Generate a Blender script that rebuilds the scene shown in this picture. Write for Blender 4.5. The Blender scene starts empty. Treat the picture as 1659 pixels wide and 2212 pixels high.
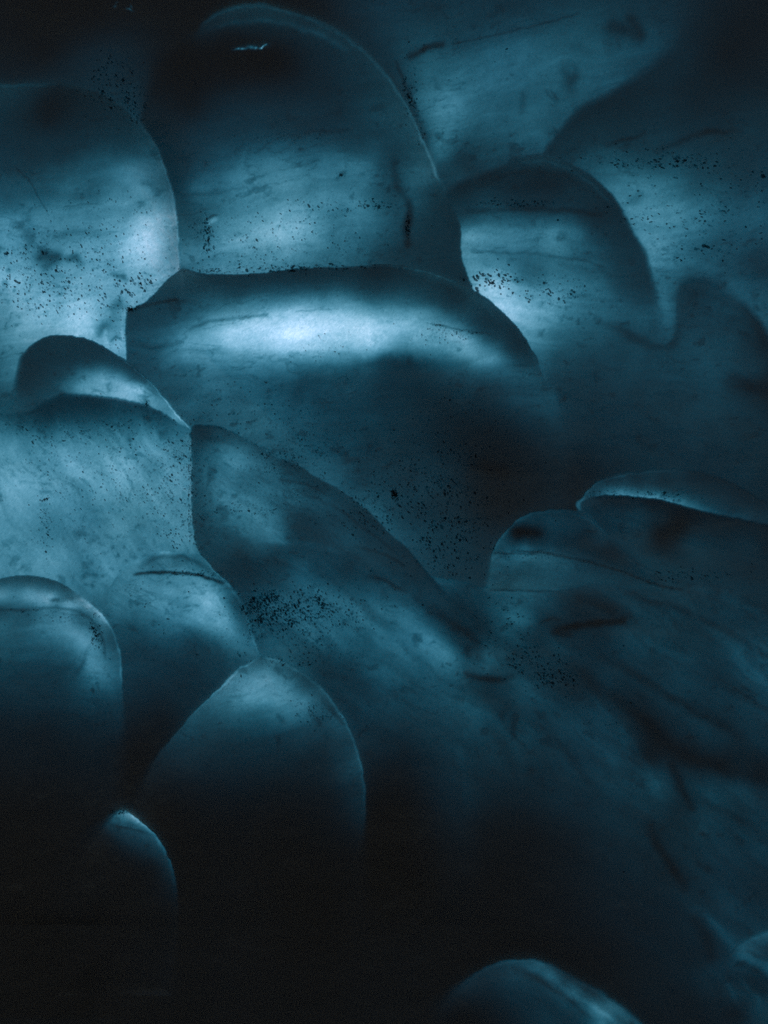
# A wall of translucent glacier ice inside an ice cave, lit by daylight that comes through it.
# The wall is a real relief of overlapping ice lobes. Behind it lies an added ice body, a closed mesh that
# absorbs light (more red than blue): where that body is thin much sun comes through, where it is
# thick hardly any. Light and shade are built into its thickness, worked out from drawn brightness levels.
import bpy, math, random
import numpy as np
R = math.radians
rng = np.random.default_rng(7)
random.seed(7)

# ------------------------------------------------------------------ measures
PX = 553.0                 # plan units (1659 x 2212 on the wall) per metre
W, H = 1659.0, 2212.0
Z0 = 3.2                   # height of the middle of the wall
CAM = np.array([0.0, -5.0, Z0])
SUN_EL, SUN_AZ = R(20), R(6)       # sun stands behind the wall
S = np.array([math.sin(SUN_AZ)*math.cos(SUN_EL), math.cos(SUN_AZ)*math.cos(SUN_EL), math.sin(SUN_EL)])
SUN_E = 5.0
SIG = np.array([151.0, 84.0, 77.4])   # absorption of the ice per metre
LIFT = 0.0055

# ------------------------------------------------------------------ lobes: outlines and light that gets through
# outline points: (x, y) or (x, y, softness of the edge)
POLY = {
 'T': [(-2000,-2000),(4000,-2000),(4000,4000),(-2000,4000)],
 'R': [(1120,400),(1173,333,6),(1189,310,9),(1216,277,11),(1249,240,12),(1289,217,12),(1339,190,12),(1389,157,14),(1439,117,19),
       (1466,80,28),(1479,43,40),(1489,0,48),(1500,-200,96),(1520,-1500),(3500,-1500),(3500,1500),(1120,1500)],
 'E': [(950,425,8),(985,398,10),(1020,386,10),(1060,370,8),(1106,347,6),(1139,335,4),(1173,333,4),(1206,343,4),(1239,357,4),(1273,377,4),(1299,400,4),
       (1326,427,5),(1346,460,6),(1359,487,7),(1373,513,8),(1389,540,9),(1396,553,9),(1403,586,10),(1413,620,12),(1423,670,20),
       (1437,745,12),(1455,742,10),(1462,690,10),(1462,640,10),(1475,615,10),(1500,606,12),(1540,616,14),(1575,646,12),(1610,666,12),
       (1640,700,12),(1680,760,14),(2200,820,20),(3500,800),(3500,2000),(900,2000)],
 'P': [(1455,800,40),(1453,742,18),(1461,690,26),(1462,640,32),(1475,615,36),(1500,600,36),(1540,610,34),(1575,642,26),(1610,666,16),(1640,700,14),
       (1680,760,14),(2200,820,20),(2200,1000,50),(1659,930,50),(1560,880,50)],
 'A': [(-1500,190),(0,182,2),(20,184,2),(67,180,2),(133,178,3),(187,193,4),(233,208,3),(267,233,2),(300,267,1),(323,293,1),(340,320,1),(353,353,1),
       (367,393,1),(377,430,1),(383,467,1),(387,517,1),(388,553,1),(395,581,1),(600,700),(600,1000),(-1500,1000)],
 'B': [(388,553,1),(387,517,1),(383,467,1),(377,430,1),(367,393,1),(353,353,1),(340,320,2),(323,293,3),(300,250,12),(320,180,30),(370,110,30),(425,68,8),(440,45,3),(470,25,3),(510,11,3),(560,6,2),(603,17,1.5),
       (636,27,1.5),(670,37,1.2),(703,50,1.2),(733,67,1),(760,85,1),(786,107,1),(813,133,1),(836,160,1),(860,193,1),(880,227,1),(900,267,1),(916,303,1),(933,340,1),
       (946,373,1),(954,402,2),(972,440,6),(992,480,3),(996,500,2),(996,553,2),(1004,580,2),(1020,625,2),(1000,800),(380,800)],
 'C': [(273,800,2),(272,740,2),(273,676,2),(290,666,2),(320,650,1.5),(347,620,1.5),(367,600,1.5),(395,580,1),(420,588,1),(467,593,1),(553,591,1),(586,588,1),(636,581,1),(686,578,1),
       (740,578,1),(786,573,1),(820,571,1),(853,572,1),(886,577,1),(920,585,1),(953,596,1),(986,608,1),(1020,625,1),(1053,646,1),(1080,670,1),(1106,695,1),(1126,720,1),
       (1143,746,1),(1160,773,1),(1168,796,2),(1180,820,4),(1200,852,8),(1215,890,20),(1225,950,40),(1230,1040,50),(1230,1400),(273,1400)],
 'S': [(900,1400),(920,1240,1),(938,1247,1.5),(970,1251,1.5),(1010,1258,2),(1045,1270,3),(1056,1240,5),(1063,1193,3),(1080,1165,3),(1240,1165),(1400,1140),(1700,1110),(3500,1100),(3500,4000),(800,4000)],
 'D': [(-1500,890),(0,884,14),(25,866,14),(34,838,12),(40,800,9),(48,772,6),(63,750,3),(83,735,2),(110,726,1.5),(140,725,1.5),(173,728,1.5),(200,736,1.2),(227,750,1),(253,766,1),
       (287,790,1),(310,810,1),(333,833,1),(360,863,1),(383,893,1),(403,916,1),(414,927,1),(415,980,1),(414,1060,1),(415,1106,1),(417,1139,1),(423,1176,1),(433,1196,1),
       (600,1500),(600,2000),(-1500,2000)],
 'Q': [(-1500,900),(0,893,9),(50,894,9),(90,874,9),(135,853,8),(200,856,6),(250,861,4),(300,871,3),(330,881,2.5),(360,896,2),(390,918,1.5),(413,930,1),(415,980,1),(414,1060,1),(415,1106,1),(417,1139,1),(423,1176,1),(433,1196,1),(600,1500),(600,2000),(-1500,2000)],
 'F': [(414,923,1),(443,918,1),(467,920,1),(493,930,1),(520,943,1),(553,961,1),(586,983,1),(620,996,1),(653,1011,1),(686,1033,1),(726,1053,1),(753,1073,1),(780,1093,1.2),
       (800,1108,1.5),(820,1129,1.5),(843,1153,2),(870,1176,2),(896,1203,2),(920,1233,2),(946,1262,3),(970,1290,5),(1000,1330,8),(1040,1388,10),(1030,1430,30),(1005,1480,60),(1000,1600,80),
       (1000,1900,80),(1000,4000),(400,4000),(433,1196,1),(423,1176,1),(417,1139,1),(415,1106,1),(414,1060,1),(415,980,1)],
 'G': [(225,1345,45),(236,1275,40),(255,1240,24),(280,1217,12),(317,1199,6),(360,1191,4),(400,1195,3),(433,1199,1.5),(450,1215,1),(467,1235,1),(493,1259,1),(517,1283,1),
       (533,1316,1),(547,1353,1),(552,1383,1),(558,1406,1),(568,1418,1),(700,1700),(400,2300),(200,2300)],
 'I': [(200,4000),(200,2000,40),(262,1770,25),(300,1700,20),(333,1639,6),(367,1599,2.5),(393,1569,1.5),(417,1539,1.2),(447,1513,1),(473,1486,1),(500,1456,1),(523,1439,1),(547,1426,1),(568,1418,1),
       (603,1426,1),(630,1436,1),(656,1453,1),(686,1476,1),(706,1496,1),(723,1519,1),(740,1543,1),(756,1576,1),(766,1599,1),(776,1629,1),(783,1659,1.2),(788,1690,1.5),(791,1720,2),
       (791,1750,3),(788,1795,8),(783,1850,20),(778,2000,40),(770,4000)],
 'H': [(-1500,1290),(0,1251,1.5),(20,1246,1),(43,1243,1),(67,1243,1),(100,1249,1),(133,1261,1),(157,1274,1),(187,1296,1),(213,1319,1),(233,1343,1),(247,1366,1),(257,1396,1),(262,1423,1),
       (264,1456,1.5),(265,1489,3),(266,1560,12),(262,1650,25),(255,1800,30),(240,4000),(-1500,4000)],
 'J': [(120,2150,60),(140,1900,55),(175,1825,40),(226,1776,12),(253,1752,4),(265,1749,2),(275,1751,1),(283,1757,1),(307,1776,1),(333,1799,1),(350,1822,1),(367,1856,1),(377,1886,1.5),(383,1919,2),
       (385,1959,4),(382,2020,12),(370,2150,30)],
 'M': [(1244,1094,1),(1256,1076,1),(1273,1056,1),(1296,1036,1.5),(1323,1025,2),(1366,1020,3),(1406,1015,3),(1446,1013,3),(1489,1016,3),(1523,1023,4),(1566,1036,4),(1606,1056,4),(1639,1076,4),(1660,1087,4),
       (2000,1250,10),(2000,1500,40),(1659,1275,35),(1500,1250,35),(1380,1215,35),(1290,1150,25)],
 'O': [(1254,1094,2),(1262,1082,1.5),(1284,1073,1.5),(1322,1069,1.5),(1368,1073,1.5),(1418,1079,2),(1468,1090,2.5),(1509,1102,3),(1572,1115,4),(1659,1133,5),(2000,1230,10),(2000,1500,40),(1659,1290,35),(1500,1262,35),(1380,1225,35),(1290,1160,25)],
 'N': [(1052,1262,4),(1058,1215,3),(1064,1191,1.5),(1077,1165,1),(1094,1145,1),(1108,1130,1),(1125,1118,1),(1150,1107,1),(1200,1100,1),(1243,1102,1.5),(1275,1111,4),(1310,1150,6),(1340,1185,12),(1380,1225,18),
       (1430,1275,16),(1360,1275,20),(1290,1262,20),(1200,1276,14),(1120,1277,3),(1051,1276,3)],
 'K': [(900,4000),(940,2175,25),(970,2142,15),(996,2122,8),(1030,2099,3),(1063,2082,2),(1093,2074,2),(1126,2071,2),(1156,2072,3),(1186,2081,5),(1216,2097,6),(1253,2118,7),(1293,2138,7),(1323,2158,6),(1353,2180,6),
       (1383,2207,6),(1450,2280,8),(1700,4000)],
 'L': [(1560,2110,20),(1578,2064,8),(1589,2043,8),(1616,2026,8),(1639,2017,7),(1659,2011,7),(1900,1960,20),(3500,1900),(3500,4000),(1700,4000),(1560,2200,40)],
}
ORDER = ['T','R','E','P','A','B','C','S','M','O','N','D','Q','F','G','I','H','J','K','L']
# bulge of each lobe towards the cave: (height m, rise over, falls back over)
BULGE = {'T':(0,60,900),'R':(.10,110,500),'E':(.13,110,400),'P':(.06,60,200),'A':(.16,90,400),'B':(.20,110,420),'C':(.22,110,350),'S':(.12,110,600),
         'M':(.12,70,180),'N':(.05,60,120),'O':(.08,60,180),'D':(.16,80,420),'F':(.15,90,500),'Q':(.05,80,420),'G':(.13,75,260),'I':(.20,100,400),'H':(.12,95,400),'J':(.14,70,240),'K':(.15,80,260),'L':(.1,70,200)}
# how bright the ice reads at points of each lobe (x, y, level): sets the thickness of the ice behind
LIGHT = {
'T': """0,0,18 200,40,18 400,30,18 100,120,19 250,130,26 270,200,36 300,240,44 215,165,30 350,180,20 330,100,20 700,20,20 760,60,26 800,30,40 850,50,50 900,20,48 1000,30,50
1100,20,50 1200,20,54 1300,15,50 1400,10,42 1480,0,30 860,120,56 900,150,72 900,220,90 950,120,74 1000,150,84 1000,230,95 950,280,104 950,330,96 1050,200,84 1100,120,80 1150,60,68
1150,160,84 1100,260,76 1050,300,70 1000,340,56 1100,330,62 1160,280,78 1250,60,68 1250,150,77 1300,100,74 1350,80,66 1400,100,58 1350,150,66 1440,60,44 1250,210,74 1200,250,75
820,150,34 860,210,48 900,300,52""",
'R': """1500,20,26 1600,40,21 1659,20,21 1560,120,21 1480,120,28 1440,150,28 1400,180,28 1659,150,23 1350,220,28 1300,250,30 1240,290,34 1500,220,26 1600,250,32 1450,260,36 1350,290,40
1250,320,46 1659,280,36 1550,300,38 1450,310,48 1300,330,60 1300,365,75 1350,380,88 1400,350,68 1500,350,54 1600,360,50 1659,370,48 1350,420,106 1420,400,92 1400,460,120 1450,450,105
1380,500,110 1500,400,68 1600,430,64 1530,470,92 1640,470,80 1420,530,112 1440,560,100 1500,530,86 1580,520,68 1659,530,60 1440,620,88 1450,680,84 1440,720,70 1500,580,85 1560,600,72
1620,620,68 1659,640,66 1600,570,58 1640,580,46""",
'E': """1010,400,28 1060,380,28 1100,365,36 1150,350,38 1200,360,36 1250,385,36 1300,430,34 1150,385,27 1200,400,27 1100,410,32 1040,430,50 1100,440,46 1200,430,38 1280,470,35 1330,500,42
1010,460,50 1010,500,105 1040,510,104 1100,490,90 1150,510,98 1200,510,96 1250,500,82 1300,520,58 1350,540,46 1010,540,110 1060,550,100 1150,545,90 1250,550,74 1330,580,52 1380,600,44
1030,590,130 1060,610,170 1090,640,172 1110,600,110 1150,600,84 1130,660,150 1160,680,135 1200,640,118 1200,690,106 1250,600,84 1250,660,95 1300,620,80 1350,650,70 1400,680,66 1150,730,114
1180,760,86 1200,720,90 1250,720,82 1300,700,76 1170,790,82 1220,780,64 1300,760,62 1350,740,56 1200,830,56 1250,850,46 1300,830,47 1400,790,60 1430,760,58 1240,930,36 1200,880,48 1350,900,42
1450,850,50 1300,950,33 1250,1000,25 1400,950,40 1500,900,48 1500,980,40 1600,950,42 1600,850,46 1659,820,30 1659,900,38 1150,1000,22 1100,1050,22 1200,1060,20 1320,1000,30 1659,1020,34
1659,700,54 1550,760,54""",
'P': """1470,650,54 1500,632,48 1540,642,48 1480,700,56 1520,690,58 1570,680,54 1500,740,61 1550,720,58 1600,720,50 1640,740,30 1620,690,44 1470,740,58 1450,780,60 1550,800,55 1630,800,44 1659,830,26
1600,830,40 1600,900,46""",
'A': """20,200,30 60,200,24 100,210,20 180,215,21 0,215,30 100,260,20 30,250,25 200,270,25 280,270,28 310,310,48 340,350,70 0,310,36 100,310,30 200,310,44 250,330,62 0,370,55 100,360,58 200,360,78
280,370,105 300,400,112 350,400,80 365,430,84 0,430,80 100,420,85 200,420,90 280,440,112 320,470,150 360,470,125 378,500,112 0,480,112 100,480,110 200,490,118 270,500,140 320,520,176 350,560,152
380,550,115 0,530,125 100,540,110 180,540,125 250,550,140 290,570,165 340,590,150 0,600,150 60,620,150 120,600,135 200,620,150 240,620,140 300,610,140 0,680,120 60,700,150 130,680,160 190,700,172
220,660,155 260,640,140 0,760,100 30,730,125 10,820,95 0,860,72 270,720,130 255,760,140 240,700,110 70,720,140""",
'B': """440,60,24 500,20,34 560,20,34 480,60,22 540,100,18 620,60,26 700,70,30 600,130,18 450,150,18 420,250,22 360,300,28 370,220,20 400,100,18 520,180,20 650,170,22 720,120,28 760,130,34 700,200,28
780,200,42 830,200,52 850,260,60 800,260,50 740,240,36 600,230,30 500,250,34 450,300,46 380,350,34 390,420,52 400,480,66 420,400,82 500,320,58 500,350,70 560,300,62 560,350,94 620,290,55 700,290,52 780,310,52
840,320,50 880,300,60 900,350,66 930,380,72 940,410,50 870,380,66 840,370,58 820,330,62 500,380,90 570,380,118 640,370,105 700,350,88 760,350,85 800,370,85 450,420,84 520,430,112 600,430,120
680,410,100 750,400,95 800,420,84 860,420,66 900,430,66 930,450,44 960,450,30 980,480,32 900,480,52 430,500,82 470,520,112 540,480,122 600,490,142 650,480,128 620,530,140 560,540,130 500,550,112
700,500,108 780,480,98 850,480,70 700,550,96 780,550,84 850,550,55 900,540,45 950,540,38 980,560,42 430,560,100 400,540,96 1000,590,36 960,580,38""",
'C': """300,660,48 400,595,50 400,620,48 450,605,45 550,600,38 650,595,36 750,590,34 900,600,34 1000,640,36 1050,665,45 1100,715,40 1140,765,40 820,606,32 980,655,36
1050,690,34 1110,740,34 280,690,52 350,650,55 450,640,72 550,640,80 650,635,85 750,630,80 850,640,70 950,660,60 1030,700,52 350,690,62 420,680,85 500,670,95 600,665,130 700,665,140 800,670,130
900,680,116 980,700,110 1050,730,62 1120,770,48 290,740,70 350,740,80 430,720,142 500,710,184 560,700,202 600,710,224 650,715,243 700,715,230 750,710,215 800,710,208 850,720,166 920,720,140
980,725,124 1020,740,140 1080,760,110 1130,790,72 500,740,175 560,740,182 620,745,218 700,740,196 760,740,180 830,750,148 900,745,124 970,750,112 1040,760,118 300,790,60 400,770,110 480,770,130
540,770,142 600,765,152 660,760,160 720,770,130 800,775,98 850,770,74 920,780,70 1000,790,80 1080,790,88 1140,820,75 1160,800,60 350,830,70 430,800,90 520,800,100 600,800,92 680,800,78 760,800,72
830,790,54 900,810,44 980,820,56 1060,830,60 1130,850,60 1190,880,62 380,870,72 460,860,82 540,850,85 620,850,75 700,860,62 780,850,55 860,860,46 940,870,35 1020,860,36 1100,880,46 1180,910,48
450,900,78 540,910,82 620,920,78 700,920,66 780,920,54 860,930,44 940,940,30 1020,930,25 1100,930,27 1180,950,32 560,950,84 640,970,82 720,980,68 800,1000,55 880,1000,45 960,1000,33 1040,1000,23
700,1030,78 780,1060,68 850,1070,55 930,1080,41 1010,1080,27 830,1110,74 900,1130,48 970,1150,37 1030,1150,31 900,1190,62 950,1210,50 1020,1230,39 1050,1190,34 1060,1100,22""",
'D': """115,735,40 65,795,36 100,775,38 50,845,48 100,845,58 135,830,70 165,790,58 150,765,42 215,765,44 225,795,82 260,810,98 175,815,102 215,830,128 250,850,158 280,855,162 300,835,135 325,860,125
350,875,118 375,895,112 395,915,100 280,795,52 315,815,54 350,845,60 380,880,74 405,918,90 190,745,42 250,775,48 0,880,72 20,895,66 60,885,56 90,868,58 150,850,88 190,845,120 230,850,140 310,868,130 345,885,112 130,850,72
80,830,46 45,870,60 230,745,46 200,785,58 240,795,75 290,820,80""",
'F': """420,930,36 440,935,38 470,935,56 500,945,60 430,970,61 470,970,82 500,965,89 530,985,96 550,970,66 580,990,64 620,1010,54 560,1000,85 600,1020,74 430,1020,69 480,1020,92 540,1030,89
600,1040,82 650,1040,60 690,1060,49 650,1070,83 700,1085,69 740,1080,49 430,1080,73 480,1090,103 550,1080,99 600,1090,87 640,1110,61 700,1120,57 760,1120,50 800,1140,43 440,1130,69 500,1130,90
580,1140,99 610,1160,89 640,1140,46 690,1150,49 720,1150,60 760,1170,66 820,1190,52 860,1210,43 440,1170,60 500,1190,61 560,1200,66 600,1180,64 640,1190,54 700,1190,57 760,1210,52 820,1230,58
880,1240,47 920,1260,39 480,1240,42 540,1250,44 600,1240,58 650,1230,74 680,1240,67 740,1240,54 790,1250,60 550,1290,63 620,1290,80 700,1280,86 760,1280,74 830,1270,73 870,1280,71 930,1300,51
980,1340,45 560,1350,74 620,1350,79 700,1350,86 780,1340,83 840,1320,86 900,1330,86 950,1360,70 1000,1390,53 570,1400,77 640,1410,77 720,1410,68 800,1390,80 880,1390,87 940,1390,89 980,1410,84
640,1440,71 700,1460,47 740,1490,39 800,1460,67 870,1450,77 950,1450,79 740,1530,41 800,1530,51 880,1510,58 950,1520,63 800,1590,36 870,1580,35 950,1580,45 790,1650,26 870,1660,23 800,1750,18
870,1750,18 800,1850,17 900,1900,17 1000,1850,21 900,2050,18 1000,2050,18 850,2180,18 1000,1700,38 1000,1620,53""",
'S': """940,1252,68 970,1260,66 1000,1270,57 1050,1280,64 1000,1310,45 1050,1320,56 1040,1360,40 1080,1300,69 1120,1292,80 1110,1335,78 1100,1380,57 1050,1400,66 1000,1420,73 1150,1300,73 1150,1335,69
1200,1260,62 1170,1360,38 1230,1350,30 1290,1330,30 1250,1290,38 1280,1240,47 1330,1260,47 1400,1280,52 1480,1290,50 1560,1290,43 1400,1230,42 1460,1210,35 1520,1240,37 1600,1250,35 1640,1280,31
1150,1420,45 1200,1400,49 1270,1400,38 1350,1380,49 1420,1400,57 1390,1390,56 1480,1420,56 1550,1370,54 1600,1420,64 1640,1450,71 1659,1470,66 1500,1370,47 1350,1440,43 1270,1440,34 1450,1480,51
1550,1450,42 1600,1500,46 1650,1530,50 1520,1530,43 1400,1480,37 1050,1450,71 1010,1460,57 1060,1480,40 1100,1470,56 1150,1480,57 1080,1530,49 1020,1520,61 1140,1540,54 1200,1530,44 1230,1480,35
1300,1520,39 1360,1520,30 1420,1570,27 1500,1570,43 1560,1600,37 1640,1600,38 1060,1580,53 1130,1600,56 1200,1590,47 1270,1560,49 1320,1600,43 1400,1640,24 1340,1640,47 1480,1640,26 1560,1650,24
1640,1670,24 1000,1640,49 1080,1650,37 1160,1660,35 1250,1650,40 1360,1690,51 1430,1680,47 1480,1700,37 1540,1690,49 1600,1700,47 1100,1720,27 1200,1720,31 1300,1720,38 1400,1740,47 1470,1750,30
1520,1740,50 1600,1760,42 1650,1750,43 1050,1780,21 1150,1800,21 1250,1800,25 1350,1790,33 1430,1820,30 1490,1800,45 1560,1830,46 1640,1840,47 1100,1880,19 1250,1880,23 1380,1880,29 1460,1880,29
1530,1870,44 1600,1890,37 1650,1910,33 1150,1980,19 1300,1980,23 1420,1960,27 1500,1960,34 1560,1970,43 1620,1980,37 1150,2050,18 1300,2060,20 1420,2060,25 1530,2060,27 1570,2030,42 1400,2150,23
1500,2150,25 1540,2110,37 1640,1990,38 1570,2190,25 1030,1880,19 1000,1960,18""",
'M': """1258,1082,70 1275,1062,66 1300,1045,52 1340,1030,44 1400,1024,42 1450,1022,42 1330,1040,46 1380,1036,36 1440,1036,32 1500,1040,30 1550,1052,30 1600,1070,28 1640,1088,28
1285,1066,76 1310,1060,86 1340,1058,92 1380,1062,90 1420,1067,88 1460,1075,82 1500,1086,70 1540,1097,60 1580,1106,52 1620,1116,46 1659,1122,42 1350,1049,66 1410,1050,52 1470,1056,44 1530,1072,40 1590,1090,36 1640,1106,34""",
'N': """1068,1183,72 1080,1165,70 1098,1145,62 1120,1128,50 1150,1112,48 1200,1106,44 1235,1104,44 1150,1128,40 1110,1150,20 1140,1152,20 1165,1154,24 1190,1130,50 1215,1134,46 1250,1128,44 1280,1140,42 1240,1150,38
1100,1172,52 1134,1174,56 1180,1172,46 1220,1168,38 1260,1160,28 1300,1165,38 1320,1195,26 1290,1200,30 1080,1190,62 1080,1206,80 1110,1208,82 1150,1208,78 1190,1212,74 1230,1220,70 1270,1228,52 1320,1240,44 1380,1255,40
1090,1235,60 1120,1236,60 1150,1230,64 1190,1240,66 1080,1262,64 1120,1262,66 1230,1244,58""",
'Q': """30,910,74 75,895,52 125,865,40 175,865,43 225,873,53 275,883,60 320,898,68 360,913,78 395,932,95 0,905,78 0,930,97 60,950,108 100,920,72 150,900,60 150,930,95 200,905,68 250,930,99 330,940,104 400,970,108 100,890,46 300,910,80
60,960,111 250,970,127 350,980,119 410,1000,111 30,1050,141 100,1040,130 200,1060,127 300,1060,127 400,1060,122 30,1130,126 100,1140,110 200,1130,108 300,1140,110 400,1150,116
50,1200,120 150,1200,113 250,1190,106 30,1235,116 150,1250,106 200,1280,93 250,1260,98 230,1320,68 270,1380,54 270,1450,42""",
'O': """1262,1090,46 1290,1084,34 1340,1078,26 1400,1084,23 1460,1096,23 1520,1112,24 1590,1128,25 1659,1142,25 1290,1110,38 1340,1108,40 1384,1105,40 1340,1125,46 1363,1147,50 1380,1165,46 1430,1125,28 1420,1150,22 1447,1155,21
1465,1140,20 1430,1175,22 1489,1175,40 1489,1201,38 1551,1155,30 1540,1195,38 1614,1180,34 1614,1218,30 1659,1180,28 1420,1210,38 1330,1170,36 1350,1200,32 1560,1240,34 1640,1250,30""",
'G': """360,1193,112 300,1215,100 270,1240,108 245,1300,96 240,1250,108 330,1212,88 380,1207,82 420,1217,88 450,1235,92 350,1225,100 400,1232,112 300,1248,105 400,1255,118 440,1270,142 470,1290,138 490,1280,92 510,1310,70
530,1350,74 545,1400,90 480,1330,130 460,1330,125 400,1300,112 350,1280,112 300,1290,100 330,1330,98 400,1340,105 440,1350,115 490,1370,110 520,1400,88 280,1350,76 350,1380,78 420,1370,74
450,1400,60 500,1420,70 300,1420,54 400,1420,46 270,1480,44 330,1480,35 400,1470,35 450,1470,41 300,1550,25 350,1550,23 400,1530,31 300,1620,19 280,1700,18""",
'H': """0,1260,70 60,1250,56 110,1260,56 150,1285,72 0,1290,110 60,1290,120 110,1295,136 150,1305,128 190,1310,112 215,1335,108 0,1315,66 60,1315,80 120,1315,95 170,1330,80 200,1345,78 240,1380,65
0,1350,85 80,1350,95 130,1350,112 170,1370,116 200,1380,105 225,1400,82 250,1420,72 0,1400,72 80,1400,75 150,1410,88 200,1430,110 230,1460,90 255,1480,70 0,1450,54 80,1450,55 150,1440,62
190,1480,80 240,1500,62 0,1510,36 100,1500,42 200,1530,46 260,1540,42 0,1560,26 100,1570,25 200,1570,30 60,1650,22 200,1650,23 100,1720,19 0,1750,18 150,1800,18 260,1620,23""",
'I': """560,1430,71 600,1430,75 520,1450,97 570,1450,104 620,1450,73 500,1470,104 560,1480,116 620,1480,109 660,1480,67 690,1500,67 480,1490,93 540,1510,112 600,1510,121 660,1520,101 700,1540,69
450,1520,82 500,1540,84 560,1540,86 620,1550,93 680,1560,71 730,1560,75 420,1550,69 480,1570,66 560,1580,60 640,1590,58 700,1600,47 750,1610,50 400,1600,47 500,1610,42 600,1630,36 700,1640,31
770,1660,58 780,1700,44 350,1650,27 450,1680,26 600,1690,24 600,1760,19 720,1720,24 785,1760,29 600,1800,18 780,1850,19 500,1900,18 350,1750,18 700,2000,17 500,2100,18""",
'J': """255,1760,95 275,1758,112 245,1775,85 290,1770,108 310,1790,88 260,1785,60 290,1790,72 230,1790,30 320,1800,76 345,1830,62 280,1810,42 240,1820,22 180,1850,18 150,1950,18 310,1830,38 360,1860,45 340,1870,24 280,1850,22
372,1890,32 380,1930,24 300,1930,18 380,1980,19 220,1900,18 300,2050,18""",
'K': """1000,2125,32 1040,2100,38 1090,2085,52 1130,2080,62 1160,2090,72 1106,2100,58 1200,2110,72 1160,2120,50 1110,2130,44 1240,2140,75 1200,2150,55 1150,2160,40 1280,2170,85 1310,2190,95
1250,2190,58 1060,2150,27 1100,2190,25 1000,2190,19 1200,2200,44 1340,2206,72 1230,2110,40 1280,2140,44""",
'L': """1600,2045,70 1640,2030,62 1659,2020,68 1600,2060,75 1630,2075,68 1659,2095,70 1620,2110,32 1659,2060,48 1650,2140,30 1580,2070,48 1640,2165,54 1600,2140,42 1600,2180,26""",
}
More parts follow.
